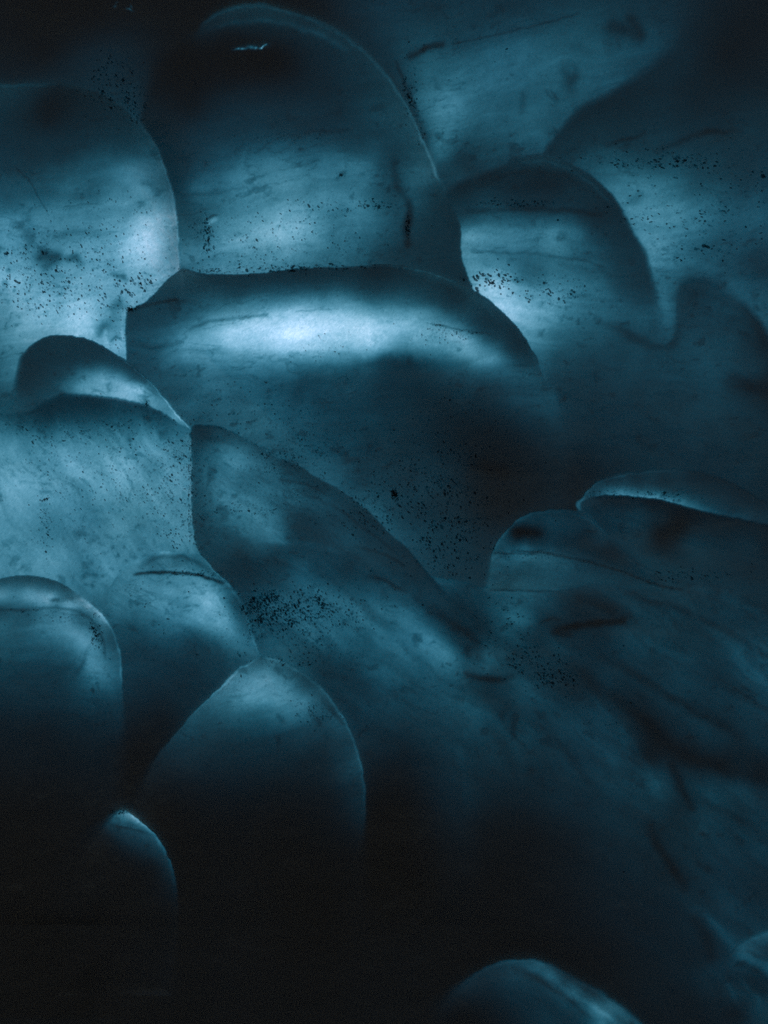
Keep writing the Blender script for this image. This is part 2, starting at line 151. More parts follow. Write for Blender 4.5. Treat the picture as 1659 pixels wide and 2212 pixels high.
# dirt bands, fold shade, rim light and glints put into the ice thickness: (points, half width, strength, lobe or None)
STROKES = [
 ([(290,1240),(320,1238),(367,1236),(417,1241),(450,1248),(483,1260)],3.0,-2.0,'G'),
 ([(305,1222),(330,1208),(360,1200),(395,1202),(425,1215),(450,1232)],5,-.5,'G'),
 ([(1010,457),(1080,453),(1150,450),(1220,455),(1300,465)],6,-.6,'E'),
 ([(1030,545),(1150,548),(1250,560),(1310,578)],3,-.3,'E'),
 ([(1040,402),(1100,376),(1160,368),(1220,380),(1270,412)],6,-.3,'E'),
 ([(1293,693),(1339,716),(1383,736),(1416,750),(1439,752),(1459,735),(1469,703)],10,-.5,None),
 ([(1606,663),(1633,693),(1655,740)],11,-.45,None),([(1585,822),(1620,835),(1665,852)],15,-1.0,None),
 ([(1205,1362),(1240,1352),(1290,1345),(1345,1340)],7,-1.6,'S'),([(1260,1290),(1310,1312),(1350,1335)],14,-.9,'S'),
 ([(1060,1194),(1106,1195),(1160,1198)],1.8,-.8,'N'),([(1239,1110),(1276,1126),(1309,1151)],1.8,.5,'N'),([(1168,1347),(1193,1335),(1208,1340)],4,-.6,'S'),([(1195,1368),(1230,1370)],6,-1.3,'S'),([(1008,1453),(1040,1466),(1075,1469),(1105,1460)],7,-1.0,None),
 ([(1106,1189),(1173,1194),(1273,1213),(1339,1233),(1406,1259),(1473,1276)],2.6,-.8,None),
 ([(1060,1275),(1106,1275),(1190,1277)],2,-.6,None),
 ([(1452,1655),(1468,1700),(1492,1745)],9,-1.0,'S'),([(1403,1785),(1425,1830),(1450,1870),(1480,1920)],9,-.8,'S'),
 ([(1505,1990),(1538,2065)],12,-.7,'S'),([(1350,1500),(1410,1570),(1445,1625)],26,-.5,'S'),
 ([(1104,1145),(1135,1150),(1168,1152)],5,-.7,'N'),([(1262,1147),(1287,1150)],2.6,-.7,'N'),
 ([(1395,1385),(1430,1410),(1485,1424)],10,.22,'S'),([(1560,1355),(1600,1410),(1659,1455)],16,.15,'S'),
 ([(1230,1500),(1330,1580),(1400,1680),(1440,1760)],12,.25,'S'),
 ([(766,1179),(836,1199),(875,1222)],3.5,-.45,'F'),([(553,1169),(636,1171),(686,1181),(745,1193)],6,.3,'F'),
 ([(800,1243),(835,1257),(875,1277)],4.5,-.75,'F'),([(900,1290),(950,1332),(1000,1367),(1035,1388)],11,-.5,'F'),
 ([(603,1036),(660,1045),(700,1064)],3,-.55,'F'),([(640,1062),(720,1092),(790,1142),(850,1190)],4,-.35,'F'),
 ([(430,945),(470,950),(510,965)],6,-.3,'F'),([(560,1032),(585,1046)],4,-.3,'F'),
 ([(410,712),(450,693),(520,688),(575,679)],3.5,-.55,'C'),([(280,668),(300,664),(330,656),(370,648),(400,652)],4,-.9,'C'),
 ([(640,672),(690,670),(730,667)],2,-.35,'C'),([(932,700),(960,705),(1000,714),(1060,722)],2.2,-.7,'C'),
 ([(1030,1005),(1060,1015),(1085,1018)],15,-1.0,'C'),([(910,868),(950,872)],28,-.35,'C'),([(650,830),(636,876),(630,900)],16,-.28,'C'),
 ([(780,790),(840,775),(900,795)],14,-.35,'C'),([(280,745),(330,752),(400,738)],4,-.25,'C'),([(960,720),(1010,735),(1030,745)],8,.15,'C'),
 ([(86,556),(104,560),(118,558),(100,575)],12,-1.7,'A'),([(92,545),(110,548)],8,-.9,'A'),([(148,560),(162,556),(172,568)],8,-1.5,'A'),([(18,570),(26,580)],12,-.5,'A'),([(258,655),(246,672)],11,-1.0,'A'),([(215,722),(224,704),(232,690)],8,-.7,'A'),([(266,594),(272,604)],5,-1.0,'A'),
 ([(240,592),(268,598)],5,-.8,'A'),([(213,718),(225,703)],8,-.6,'A'),([(240,737),(250,728),(267,738)],2.5,-.7,'A'),
 ([(30,360),(60,385),(75,410),(105,465)],1.4,-.5,'A'),([(312,395),(325,398),(333,408)],6,-.45,'A'),
 ([(150,430),(200,425),(240,412)],6,-.2,'A'),([(100,520),(160,500),(230,505)],8,-.2,'A'),
 ([(230,745),(228,700),(236,680)],5,.4,'A'),([(262,690),(265,740)],4,.35,'A'),
 ([(314,860),(316,888)],6,-.9,'D'),([(160,1000),(165,1020),(150,1042)],5,-.6,'D'),([(92,1081),(115,1075),(132,1055)],5,-.8,'D'),
 ([(93,1090),(90,1150),(88,1195)],4,-.3,'D'),([(82,1208),(82,1238)],7,-.8,'D'),
 ([(0,1318),(60,1318),(120,1312),(170,1320),(205,1345),(222,1380),(228,1420)],3.5,-.55,'H'),([(108,1297),(128,1296)],3,-1.3,'H'),
 ([(192,1395),(175,1440),(158,1468)],5,-.35,'H'),
 ([(700,1513),(720,1535),(742,1562)],6,-.7,'I'),([(670,1540),(690,1562)],6,-.7,'I'),([(604,1546),(610,1556)],5,-.7,'I'),
 ([(480,1506),(540,1500)],4,-.25,'I'),([(768,1592),(792,1574)],4,-.5,'F'),
 ([(885,121),(920,105),(952,96)],7,-1.7,'T'),([(980,95),(1050,80),(1110,66),(1170,52),(1250,30)],2.5,-.45,'T'),
 ([(1325,60),(1355,70),(1380,80),(1360,50)],15,-1.2,'T'),([(1332,85),(1338,100)],6,-.5,'T'),([(1215,150),(1235,170),(1230,192)],11,-.9,'T'),
 ([(1130,205),(1124,242)],7,-.45,'T'),([(855,135),(868,165),(880,195),(895,225),(906,252)],3.5,-.7,'T'),
 ([(965,350),(1000,345),(1030,372)],18,-.6,'T'),([(780,110),(836,168),(880,235),(916,310),(946,380)],12,-.6,'T'),
 ([(1310,312),(1360,300),(1392,290)],5,-.6,'R'),([(1430,322),(1480,300),(1530,285),(1600,284)],7,-.6,'R'),
 ([(1340,445),(1370,432),(1385,420)],8,-.5,'R'),
 ([(882,440),(886,470),(878,500),(881,528)],8,-1.3,'B'),([(848,345),(858,400),(882,435)],8,-.6,'B'),([(728,386),(745,372)],4,-.8,'B'),
 ([(400,422),(480,415),(550,400)],4,-.22,'B'),([(600,300),(680,283),(760,282)],5,-.25,'B'),
 ([(503,107),(515,105)],2.2,5.0,'B'),([(517,105),(532,107)],3.2,6.2,'B'),([(536,103),(552,104)],4.2,7.2,'B'),([(555,102),(566,104),(576,97)],2.6,6.6,'B'),([(500,104),(540,101),(580,97)],7,2.2,'B'),  # white glints, painted in by thinning the ice
 ([(452,482),(458,476),(466,472)],4.5,1.3,'B'),([(447,472),(458,467),(466,466)],2.5,-1.2,'B'),([(246,15),(250,12)],3.0,6.6,'T'),([(274,18),(280,19),(286,24)],2.6,6.2,'T'),([(282,9),(286,16)],2.2,5.6,'T'),([(250,6),(256,4)],1.6,4.5,'T'),
 ([(240,1784),(280,1790),(318,1799)],3,-.6,'J'),([(270,1778),(300,1786)],2,-.3,'J'),
 ([(1110,2092),(1160,2112),(1220,2152),(1285,2206)],6,-.5,'K'),([(1180,2086),(1240,2120),(1310,2165)],5,-.5,'K'),
 ([(1130,2080),(1200,2118),(1270,2165),(1330,2208)],6,.3,'K'),
 ([(1600,2083),(1640,2100),(1665,2122)],7,-.6,'L'),([(1615,2055),(1640,2068),(1665,2078)],4,-.4,'L'),
 ([(1230,1440),(1300,1490),(1370,1540),(1430,1600),(1520,1650)],14,-.45,'S'),([(1300,1420),(1400,1470),(1500,1540),(1600,1590)],9,-.4,'S'),([(1270,1500),(1340,1570),(1390,1640),(1430,1720)],7,.3,'S'),
 ([(1380,1290),(1480,1320),(1580,1370),(1659,1420)],8,-.4,'S'),([(1480,1640),(1560,1660),(1659,1690)],16,-.6,'S'),([(1500,1720),(1580,1760),(1659,1800)],8,-.4,'S'),([(1440,1260),(1540,1280),(1650,1330)],6,.25,'S'),
 ([(1150,1560),(1220,1620),(1270,1690)],10,-.35,'S'),([(1060,1540),(1110,1600),(1130,1680)],12,.25,'S'),([(1540,2100),(1575,2130),(1600,2180)],6,.5,'L'),([(1600,2120),(1640,2160)],5,.5,'L'),([(1510,1960),(1560,2010),(1590,2050)],9,.4,'S'),
 # rims: highlights painted as thin bright edges just inside the lobes
 ([(440,50),(470,31),(510,17),(560,12),(603,23),(670,43),(733,73),(786,113),(836,166),(880,233),(916,309),(948,392)],2.5,.6,'B'),
 ([(450,66),(500,50),(560,44),(620,50),(690,72),(745,105)],7,.8,'B'),([(905,290),(930,340),(950,398)],3,.35,'B'),
 ([(700,580),(786,577),(853,577),(920,590),(986,613),(1053,651),(1106,701),(1143,752),(1166,796)],4,.4,'C'),([(780,574),(853,574),(920,587),(986,610)],1.6,1.1,'C'),([(820,584),(900,590),(980,618),(1050,662),(1095,705)],6,.35,'C'),
 ([(1110,712),(1140,755),(1165,798),(1195,850)],4,.45,'E'),
 ([(253,769),(287,793),(333,836),(383,897),(413,928)],1.3,.95,'D'),([(340,850),(383,901),(412,929)],5,.35,'D'),
 ([(213,1323),(233,1347),(247,1370),(256,1398),(261,1425),(263,1480)],3,.6,'H'),([(150,1276),(187,1301),(213,1325)],3,.3,'H'),
 ([(568,1420),(603,1429),(656,1456),(706,1500),(740,1548),(766,1604),(783,1665),(789,1740)],3,.55,'I'),([(417,1541),(473,1489),(523,1442),(560,1422)],2,.5,'I'),
 ([(433,1200),(493,1263),(530,1318),(550,1390),(562,1414)],2.2,.45,'G'),([(283,1218),(317,1201),(360,1193),(400,1197),(430,1203)],5,.25,'G'),
 ([(1064,1191),(1077,1166),(1108,1132),(1150,1109),(1220,1103)],3,.25,'N'),([(1246,1093),(1273,1058),(1296,1039),(1366,1023),(1446,1018)],2.2,.55,'M'),
 ([(280,1757),(333,1802),(367,1860),(380,1925)],4,.55,'J'),([(1030,2101),(1093,2077),(1156,2075)],4,.25,'K'),
 ([(0,186),(67,184),(133,182),(180,195)],5,.5,'A'),([(300,270),(340,323),(367,396),(386,520)],2.5,.3,'A'),
 ([(1590,2046),(1620,2029),(1659,2015)],5,.25,'L'),([(1120,352),(1175,347),(1230,364),(1285,402),(1325,448)],3.5,.45,'E'),
]

# ------------------------------------------------------------------ plan grid (fine where the wall is near, coarser at its ends)
def axis(lo, hi, step, far_lo, far_hi):
    a = list(np.arange(lo, hi+.01, step)); s = step
    v = a[-1]
    while v < far_hi:
        s = min(s*1.12, 24); v += s; a.append(v)
    s = step; v = a[0]; b = []
    while v > far_lo:
        s = min(s*1.12, 24); v -= s; b.append(v)
    return np.array(b[::-1]+a)
GX = axis(-24, W+24, 2.16, -640, W+640)
GY = axis(-24, H+24, 2.16, -520, H+700)
CX = axis(-40, W+40, 4.0, -700, W+700); CY = axis(-40, H+40, 4.0, -580, H+760)
NX, NY = len(GX), len(GY)
XX, YY = np.meshgrid(GX, GY)
CXX, CYY = np.meshgrid(CX, CY)

def lattice(nx, ny, seed):
    return np.random.default_rng(seed).random((ny, nx)).astype(np.float32)*2-1
def vnoise(x, y, seed):
    L = lattice(256, 256, seed)
    xi = np.floor(x).astype(int); yi = np.floor(y).astype(int)
    fx = x-xi; fy = y-yi
    fx = fx*fx*fx*(fx*(fx*6-15)+10); fy = fy*fy*fy*(fy*(fy*6-15)+10)
    x0 = xi % 256; x1 = (xi+1) % 256; y0 = yi % 256; y1 = (yi+1) % 256
    return (L[y0,x0]*(1-fx)+L[y0,x1]*fx)*(1-fy)+(L[y1,x0]*(1-fx)+L[y1,x1]*fx)*fy
def fbm(x, y, seed, octs=4, gain=.5):
    s = 0; a = 1; n = 0
    for o in range(octs):
        s = s+a*vnoise(x+17.3*o, y-9.1*o, seed+o); n += a
        a *= gain; x = x*2.03; y = y*2.03
    return s/n

# slightly wandering edges
WX = XX+1.3*vnoise(XX/14, YY/14, 90)+.8*vnoise(XX/5, YY/5, 91)
WY = YY+1.3*vnoise(XX/14, YY/14, 92)+.8*vnoise(XX/5, YY/5, 93)
def sampler(x, y):
    i = np.clip(np.searchsorted(CX, x)-1, 0, len(CX)-2); j = np.clip(np.searchsorted(CY, y)-1, 0, len(CY)-2)
    fx = np.clip((x-CX[i])/(CX[i+1]-CX[i]), 0, 1); fy = np.clip((y-CY[j])/(CY[j+1]-CY[j]), 0, 1)
    def f(a):
        return (a[j,i]*(1-fx)+a[j,i+1]*fx)*(1-fy)+(a[j+1,i]*(1-fx)+a[j+1,i+1]*fx)*fy
    return f
up = sampler(WX, WY)

def seg_dist(px, py, pts, soft=None):
    best = np.full(px.shape, 1e18); bs = np.zeros(px.shape)
    for k in range(len(pts)-1):
        (ax, ay), (bx, by) = pts[k], pts[k+1]
        dx, dy = bx-ax, by-ay
        t = np.clip(((px-ax)*dx+(py-ay)*dy)/(dx*dx+dy*dy+1e-9), 0, 1)
        d = (px-ax-t*dx)**2+(py-ay-t*dy)**2
        m = d < best
        best = np.where(m, d, best)
        if soft is not None: bs = np.where(m, soft[k]*(1-t)+soft[k+1]*t, bs)
    return np.sqrt(best), bs
def inside(px, py, pts):
    c = np.zeros(px.shape, bool)
    n = len(pts)
    for k in range(n):
        (ax, ay), (bx, by) = pts[k], pts[(k+1) % n]
        if ay == by: continue
        c ^= ((ay > py) != (by > py)) & (px < (bx-ax)*(py-ay)/(by-ay)+ax)
    return c
def smooth_curve(poly):
    # Catmull-Rom through the outline where its points lie close together
    P = [(p[0], p[1], p[2] if len(p) > 2 else 1.0) for p in poly]; n = len(P); out = []
    for k in range(n):
        p0, p1, p2, p3 = P[k-1], P[k], P[(k+1) % n], P[(k+2) % n]
        out.append(p1)
        d = math.hypot(p2[0]-p1[0], p2[1]-p1[1])
        d0 = math.hypot(p1[0]-p0[0], p1[1]-p0[1]); d3 = math.hypot(p3[0]-p2[0], p3[1]-p2[1])
        if d < 90 and d0 < 120 and d3 < 120:
            for t in (.33, .67):
                q = [.5*((2*p1[i])+(-p0[i]+p2[i])*t+(2*p0[i]-5*p1[i]+4*p2[i]-p3[i])*t*t+(-p0[i]+3*p1[i]-3*p2[i]+p3[i])*t**3) for i in (0, 1)]
                out.append((q[0], q[1], p1[2]*(1-t)+p2[2]*t))
    return out
def srgb(v):
    v = np.asarray(v, float)/255
    return np.where(v <= .04045, v/12.92, ((v+.055)/1.055)**2.4)

HGT = np.zeros((NY, NX)); LEV = np.zeros((NY, NX)); REG = np.zeros((NY, NX), np.int8); MASK = {}
far = np.maximum(np.maximum(-XX-20, XX-W-20), np.maximum(-YY-20, YY-H-20)).clip(0, None)
for ri, name in enumerate(ORDER):
    pts = np.array([[float(v) for v in q.split(',')] for q in LIGHT[name].split()])
    P = pts[:, :2]; g = pts[:, 2]
    c2 = {'C': 34.0, 'A': 22.0, 'B': 22.0, 'E': 20.0, 'F': 22.0, 'Q': 24.0}.get(name, 14.0)**2
    D = np.sqrt(((P[:, None]-P[None])**2).sum(-1)+c2)
    n = len(P)
    Amat = np.zeros((n+1, n+1)); Amat[:n, :n] = -D; Amat[:n, :n] += np.eye(n)*(4.0 if name == 'C' else .6); Amat[n, :n] = 1; Amat[:n, n] = 1
    wts = np.linalg.solve(Amat, np.append(np.log(g-10.0), 0))
    box = (CXX > P[:, 0].min()-400) & (CXX < P[:, 0].max()+400) & (CYY > P[:, 1].min()-400) & (CYY < P[:, 1].max()+400)
    lv = np.full(CXX.shape, math.log(7.5)); bx = CXX[box]; by = CYY[box]
    val = np.full(bx.shape, wts[n])
    for k in range(n):
        val -= wts[k]*np.sqrt((bx-P[k, 0])**2+(by-P[k, 1])**2+c2)
    lv[box] = np.clip(val, math.log(6.5), math.log(232))
    lv = up(lv)
    if name == 'T':
        LEV[:] = lv; MASK[name] = np.ones((NY, NX)); continue
    cur = smooth_curve(POLY[name])
    xy = [(p[0], p[1]) for p in cur]; so = [p[2] for p in cur]
    d, sf = seg_dist(CXX, CYY, xy+[xy[0]], so+[so[0]])
    sd = np.where(inside(CXX, CYY, xy), d, -d)
    sw = np.pad(np.minimum(sf, 40), 24, mode='edge')
    for ax_ in (0, 1):
        for rr in (14, 9):
            cs = np.cumsum(sw, axis=ax_)
            sw = (np.take(cs, np.clip(np.arange(cs.shape[ax_])+rr, 0, cs.shape[ax_]-1), ax_)-np.take(cs, np.clip(np.arange(cs.shape[ax_])-rr-1, 0, None), ax_))/(2*rr+1)
    sw = up(sw[24:-24, 24:-24])
    sd = up(sd); sf = up(sf).clip(.8)
    m = np.clip(sd/(2*sf)+.5, 0, 1); m = m*m*(3-2*m)
    LEV = LEV*(1-m)+lv*m
    REG[sd > 0] = ri
    for kk in MASK: MASK[kk] = MASK[kk]*(1-m)
    MASK[name] = m
    bh, bw, bd = BULGE[name]
    s = sd.clip(0)
    bw = bw+4*np.maximum(sw-1.5, 0)
    HGT = HGT*np.exp(-s/(.8*bw))+bh*(1-np.exp(-s/bw*(1-np.exp(-s/(3+sw)))))*np.exp(-(s/bd)**1.5)
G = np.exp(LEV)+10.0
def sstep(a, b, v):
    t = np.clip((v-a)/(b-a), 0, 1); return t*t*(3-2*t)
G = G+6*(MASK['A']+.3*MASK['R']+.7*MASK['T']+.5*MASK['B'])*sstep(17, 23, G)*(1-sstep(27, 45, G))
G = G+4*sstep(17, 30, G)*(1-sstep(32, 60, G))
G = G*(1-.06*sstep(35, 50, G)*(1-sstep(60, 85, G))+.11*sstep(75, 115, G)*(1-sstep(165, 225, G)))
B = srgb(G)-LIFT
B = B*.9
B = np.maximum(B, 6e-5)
lb = np.log(B)
# strokes
for pts, w, amp, reg in STROKES:
    p = np.array(pts, float)
    j0, j1 = np.searchsorted(GY, [p[:, 1].min()-3.2*w-3, p[:, 1].max()+3.2*w+3]); i0, i1 = np.searchsorted(GX, [p[:, 0].min()-3.2*w-3, p[:, 0].max()+3.2*w+3])
    if j1 <= j0 or i1 <= i0: continue
    sl = (slice(j0, j1), slice(i0, i1))
    x, y = WX[sl], WY[sl]
    wob = w*.35
    x = x+wob*vnoise(x/(4*w+2), y/(4*w+2), 41); y = y+wob*vnoise(x/(4*w+2), y/(4*w+2), 42)
    cur = smooth_curve([(a[0], a[1]) for a in pts])[:-1] if len(pts) > 3 else pts
    cxy = [(a[0], a[1]) for a in pts]
    d, _ = seg_dist(x, y, cxy)
    # taper at the two ends
    e = np.minimum(np.hypot(x-p[0, 0], y-p[0, 1]), np.hypot(x-p[-1, 0], y-p[-1, 1]))
    tap = .45+.55*np.clip(e/(5*w+4), 0, 1)
    fall = np.exp(-(d/w)**2)*tap*(1+.35*vnoise(x/(2*w+3), y/(2*w+3), 55))
    if reg: fall = fall*MASK[reg][sl]
    lb[sl] += (1.35 if amp < 0 else 1.05 if amp < 1.5 else 1)*amp*fall
# natural unevenness of the ice: layering along the flow, clouds, fine grain
low = MASK['S']+.6*MASK['F']+MASK['K']+MASK['L']+.5*MASK['M']
LIE = {'T':-12,'R':-8,'E':5,'P':8,'A':-6,'B':-11,'C':-5,'S':38,'M':11,'O':24,'N':9,'D':20,'Q':52,'F':33,'G':24,'I':-12,'H':4,'J':30,'K':34,'L':28}
FAM = {'P':'E','O':'M','S':'F'}
offx = np.array([137.0*ORDER.index(FAM.get(n_, n_)) for n_ in ORDER])[REG]; offy = .7*offx
wx = XX+offx+26*fbm(XX/120, YY/120, 5, 3); wy = YY+offy+26*fbm(XX/120, YY/120, 8, 3)
la = R(1)*np.array([LIE[n_] for n_ in ORDER], float)[REG]
lw = np.clip(low, 0, 1)
cl_, sl_ = np.cos(la), np.sin(la)
def flow(sa, sc, seed, octs):
    return fbm((wx*cl_+wy*sl_)/sa, (-wx*sl_+wy*cl_)/sc, seed, octs)
lay = flow(150, 30, 11, 4); lay2 = flow(70, 9, 15, 3)
smudge = np.clip(fbm(wx/15, wy/11, 171, 4)*4-1.5, 0, 1)*np.clip(fbm(wx/110, wy/80, 177, 2)*3+.1, 0, 1)
cloud = fbm(wx/70, wy/70, 21, 4); gr = fbm(XX/6.5, YY/6.5, 31, 2); gr2 = rng.standard_normal(XX.shape)
amp = np.clip((G-16)/40, .15, 1)
bright = np.clip((G-150)/60, 0, 1)
fade = 1-.6*bright
fil = np.exp(-(flow(110, 34, 131, 4)/.035)**2)*np.clip(fbm(wx/90, wy/60, 137, 3)*4-.3, 0, 1)
fil2 = np.exp(-(flow(38, 12, 151, 4)/.05)**2)*np.clip(fbm(wx/60, wy/45, 157, 3)*5-.8, 0, 1)
clot = np.clip(fbm(wx/34, wy/26, 141, 5)*4-1.35, 0, 1)*np.clip(fbm(wx/150, wy/110, 147, 2)*3+.3, 0, 1)
lb -= amp*(1-.7*bright)*(.45*fil+.36*fil2+.6*clot+.6*smudge)
lb += amp*fade*((.22+.42*lw)*lay+.16*lay2+.34*cloud)+amp*(.09*gr+.07*gr2*(far < 5))
B = np.exp(lb)
# ------------------------------------------------------------------ relief of the wall
HGT += .006*fbm(XX/110, YY/80, 61, 3)+0.0006*fbm(XX/22, YY/16, 66, 3)+.0003*gr
edge = np.clip((np.maximum(np.maximum(-XX, XX-W)-480, np.maximum(-YY, YY-H)-360))/150, 0, 1)
HGT -= .9*edge*edge*(3-2*edge)
base = np.stack([(XX-W/2)/PX, np.zeros_like(XX), Z0+(H/2-YY)/PX], -1)
POS = CAM+(base-CAM)*(1-HGT/5.0)[..., None]
du = np.gradient(POS, GX, axis=1); dv = np.gradient(POS, GY, axis=0)
NRM = np.cross(du, dv); NRM /= np.linalg.norm(NRM, axis=-1, keepdims=True)
if NRM[NY//2, NX//2, 1] > 0: NRM = -NRM
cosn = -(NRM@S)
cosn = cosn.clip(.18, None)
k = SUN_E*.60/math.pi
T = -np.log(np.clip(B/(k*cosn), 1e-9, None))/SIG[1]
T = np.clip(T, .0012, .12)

# ------------------------------------------------------------------ materials
def mat(name):
    m = bpy.data.materials.new(name); m.use_nodes = True
    nt = m.node_tree; nt.nodes.clear()
    out = nt.nodes.new('ShaderNodeOutputMaterial')
    return m, nt, nt.nodes, nt.links, out
def ice_material():
    m, nt, N, Lk, out = mat('glacier_ice')
    tc = N.new('ShaderNodeTexCoord')
    nz = N.new('ShaderNodeTexNoise'); nz.inputs['Scale'].default_value = 1.6; nz.inputs['Detail'].default_value = 4
    Lk.new(tc.outputs['Object'], nz.inputs['Vector'])
    cr = N.new('ShaderNodeValToRGB'); cr.color_ramp.elements[0].position = .35; cr.color_ramp.elements[1].position = .65
    cr.color_ramp.elements[0].color = (.58, .70, .92, 1); cr.color_ramp.elements[1].color = (.55, .70, .97, 1)
    Lk.new(nz.outputs['Fac'], cr.inputs['Fac'])
    n2 = N.new('ShaderNodeTexNoise'); n2.inputs['Scale'].default_value = 90; n2.inputs['Detail'].default_value = 3
    Lk.new(tc.outputs['Object'], n2.inputs['Vector'])
    bp = N.new('ShaderNodeBump'); bp.inputs['Strength'].default_value = .08; bp.inputs['Distance'].default_value = .01
    Lk.new(n2.outputs['Fac'], bp.inputs['Height'])
    tr = N.new('ShaderNodeBsdfTranslucent'); Lk.new(cr.outputs['Color'], tr.inputs['Color']); Lk.new(bp.outputs['Normal'], tr.inputs['Normal'])
    df = N.new('ShaderNodeBsdfDiffuse'); df.inputs['Color'].default_value = (.56, .43, .33, 1); Lk.new(bp.outputs['Normal'], df.inputs['Normal'])
    gl = N.new('ShaderNodeBsdfGlossy'); gl.inputs['Roughness'].default_value = .22; gl.inputs['Color'].default_value = (.9, .9, .9, 1)
    Lk.new(bp.outputs['Normal'], gl.inputs['Normal'])
    fr = N.new('ShaderNodeFresnel'); fr.inputs['IOR'].default_value = 1.23; Lk.new(bp.outputs['Normal'], fr.inputs['Normal'])
    m1 = N.new('ShaderNodeMixShader'); m1.inputs[0].default_value = .15
    Lk.new(tr.outputs[0], m1.inputs[1]); Lk.new(df.outputs[0], m1.inputs[2])
    m2 = N.new('ShaderNodeMixShader'); Lk.new(fr.outputs[0], m2.inputs[0]); Lk.new(m1.outputs[0], m2.inputs[1]); Lk.new(gl.outputs[0], m2.inputs[2])
    Lk.new(m2.outputs[0], out.inputs['Surface'])
    return m
def body_material():
    m, nt, N, Lk, out = mat('light_filter_ice')
    t = N.new('ShaderNodeBsdfTransparent'); Lk.new(t.outputs[0], out.inputs['Surface'])
    v = N.new('ShaderNodeVolumeAbsorption'); v.inputs['Density'].default_value = SIG[0]
    v.inputs['Color'].default_value = (0, 1-SIG[1]/SIG[0], 1-SIG[2]/SIG[0], 1)
    Lk.new(v.outputs[0], out.inputs['Volume'])
    return m
def grit_material(name, clear):
    m, nt, N, Lk, out = mat(name)
    tc = N.new('ShaderNodeTexCoord'); nz = N.new('ShaderNodeTexNoise'); nz.inputs['Scale'].default_value = 30
    Lk.new(tc.outputs['Object'], nz.inputs['Vector'])
    cr = N.new('ShaderNodeValToRGB'); cr.color_ramp.elements[0].color = (.006, .009, .011, 1); cr.color_ramp.elements[1].color = (.02, .022, .024, 1)
    Lk.new(nz.outputs['Fac'], cr.inputs['Fac'])
    df = N.new('ShaderNodeBsdfDiffuse'); Lk.new(cr.outputs['Color'], df.inputs['Color'])
    tp = N.new('ShaderNodeBsdfTransparent'); tp.inputs['Color'].default_value = (.8, .95, 1, 1)
    mx = N.new('ShaderNodeMixShader'); mx.inputs[0].default_value = clear
    Lk.new(df.outputs[0], mx.inputs[1]); Lk.new(tp.outputs[0], mx.inputs[2]); Lk.new(mx.outputs[0], out.inputs['Surface'])
    return m
def floor_material():
    m, nt, N, Lk, out = mat('wet_gravel')
    tc = N.new('ShaderNodeTexCoord'); nz = N.new('ShaderNodeTexNoise'); nz.inputs['Scale'].default_value = 6; nz.inputs['Detail'].default_value = 8
    Lk.new(tc.outputs['Object'], nz.inputs['Vector'])
    vo = N.new('ShaderNodeTexVoronoi'); vo.inputs['Scale'].default_value = 14; Lk.new(tc.outputs['Object'], vo.inputs['Vector'])
    cr = N.new('ShaderNodeValToRGB'); cr.color_ramp.elements[0].color = (.012, .013, .014, 1); cr.color_ramp.elements[1].color = (.05, .05, .05, 1)
    Lk.new(nz.outputs['Fac'], cr.inputs['Fac'])
    bp = N.new('ShaderNodeBump'); bp.inputs['Strength'].default_value = .6; bp.inputs['Distance'].default_value = .03; Lk.new(vo.outputs['Distance'], bp.inputs['Height'])
    pb = N.new('ShaderNodeBsdfPrincipled'); pb.inputs['Roughness'].default_value = .6
    Lk.new(cr.outputs['Color'], pb.inputs['Base Color']); Lk.new(bp.outputs['Normal'], pb.inputs['Normal'])
    Lk.new(pb.outputs[0], out.inputs['Surface'])
    return m
ICE, BODY, FLOOR = ice_material(), body_material(), floor_material()
GRITS = [grit_material('sediment_grit', .2), grit_material('fine_sediment', .5), grit_material('sediment_haze', .72)]; GRIT = GRITS[0]

C = bpy.context.scene.collection
def link_mesh(name, verts, faces, material, parent=None, normals=None):
    me = bpy.data.meshes.new(name)
    verts = np.asarray(verts, np.float32)
    nf = len(faces)
    me.vertices.add(len(verts)); me.vertices.foreach_set('co', verts.ravel())
    faces = np.asarray(faces, np.int32); k = faces.shape[1]
    me.loops.add(nf*k); me.loops.foreach_set('vertex_index', faces.ravel())
    me.polygons.add(nf); me.polygons.foreach_set('loop_start', np.arange(0, nf*k, k, dtype=np.int32))
    me.polygons.foreach_set('use_smooth', np.ones(nf, bool))
    me.update(calc_edges=True)
    if normals is not None: me.normals_split_custom_set_from_vertices(normals.astype(np.float32))
    me.materials.append(material)
    o = bpy.data.objects.new(name, me); C.objects.link(o)
    if parent: o.parent = parent
    return o

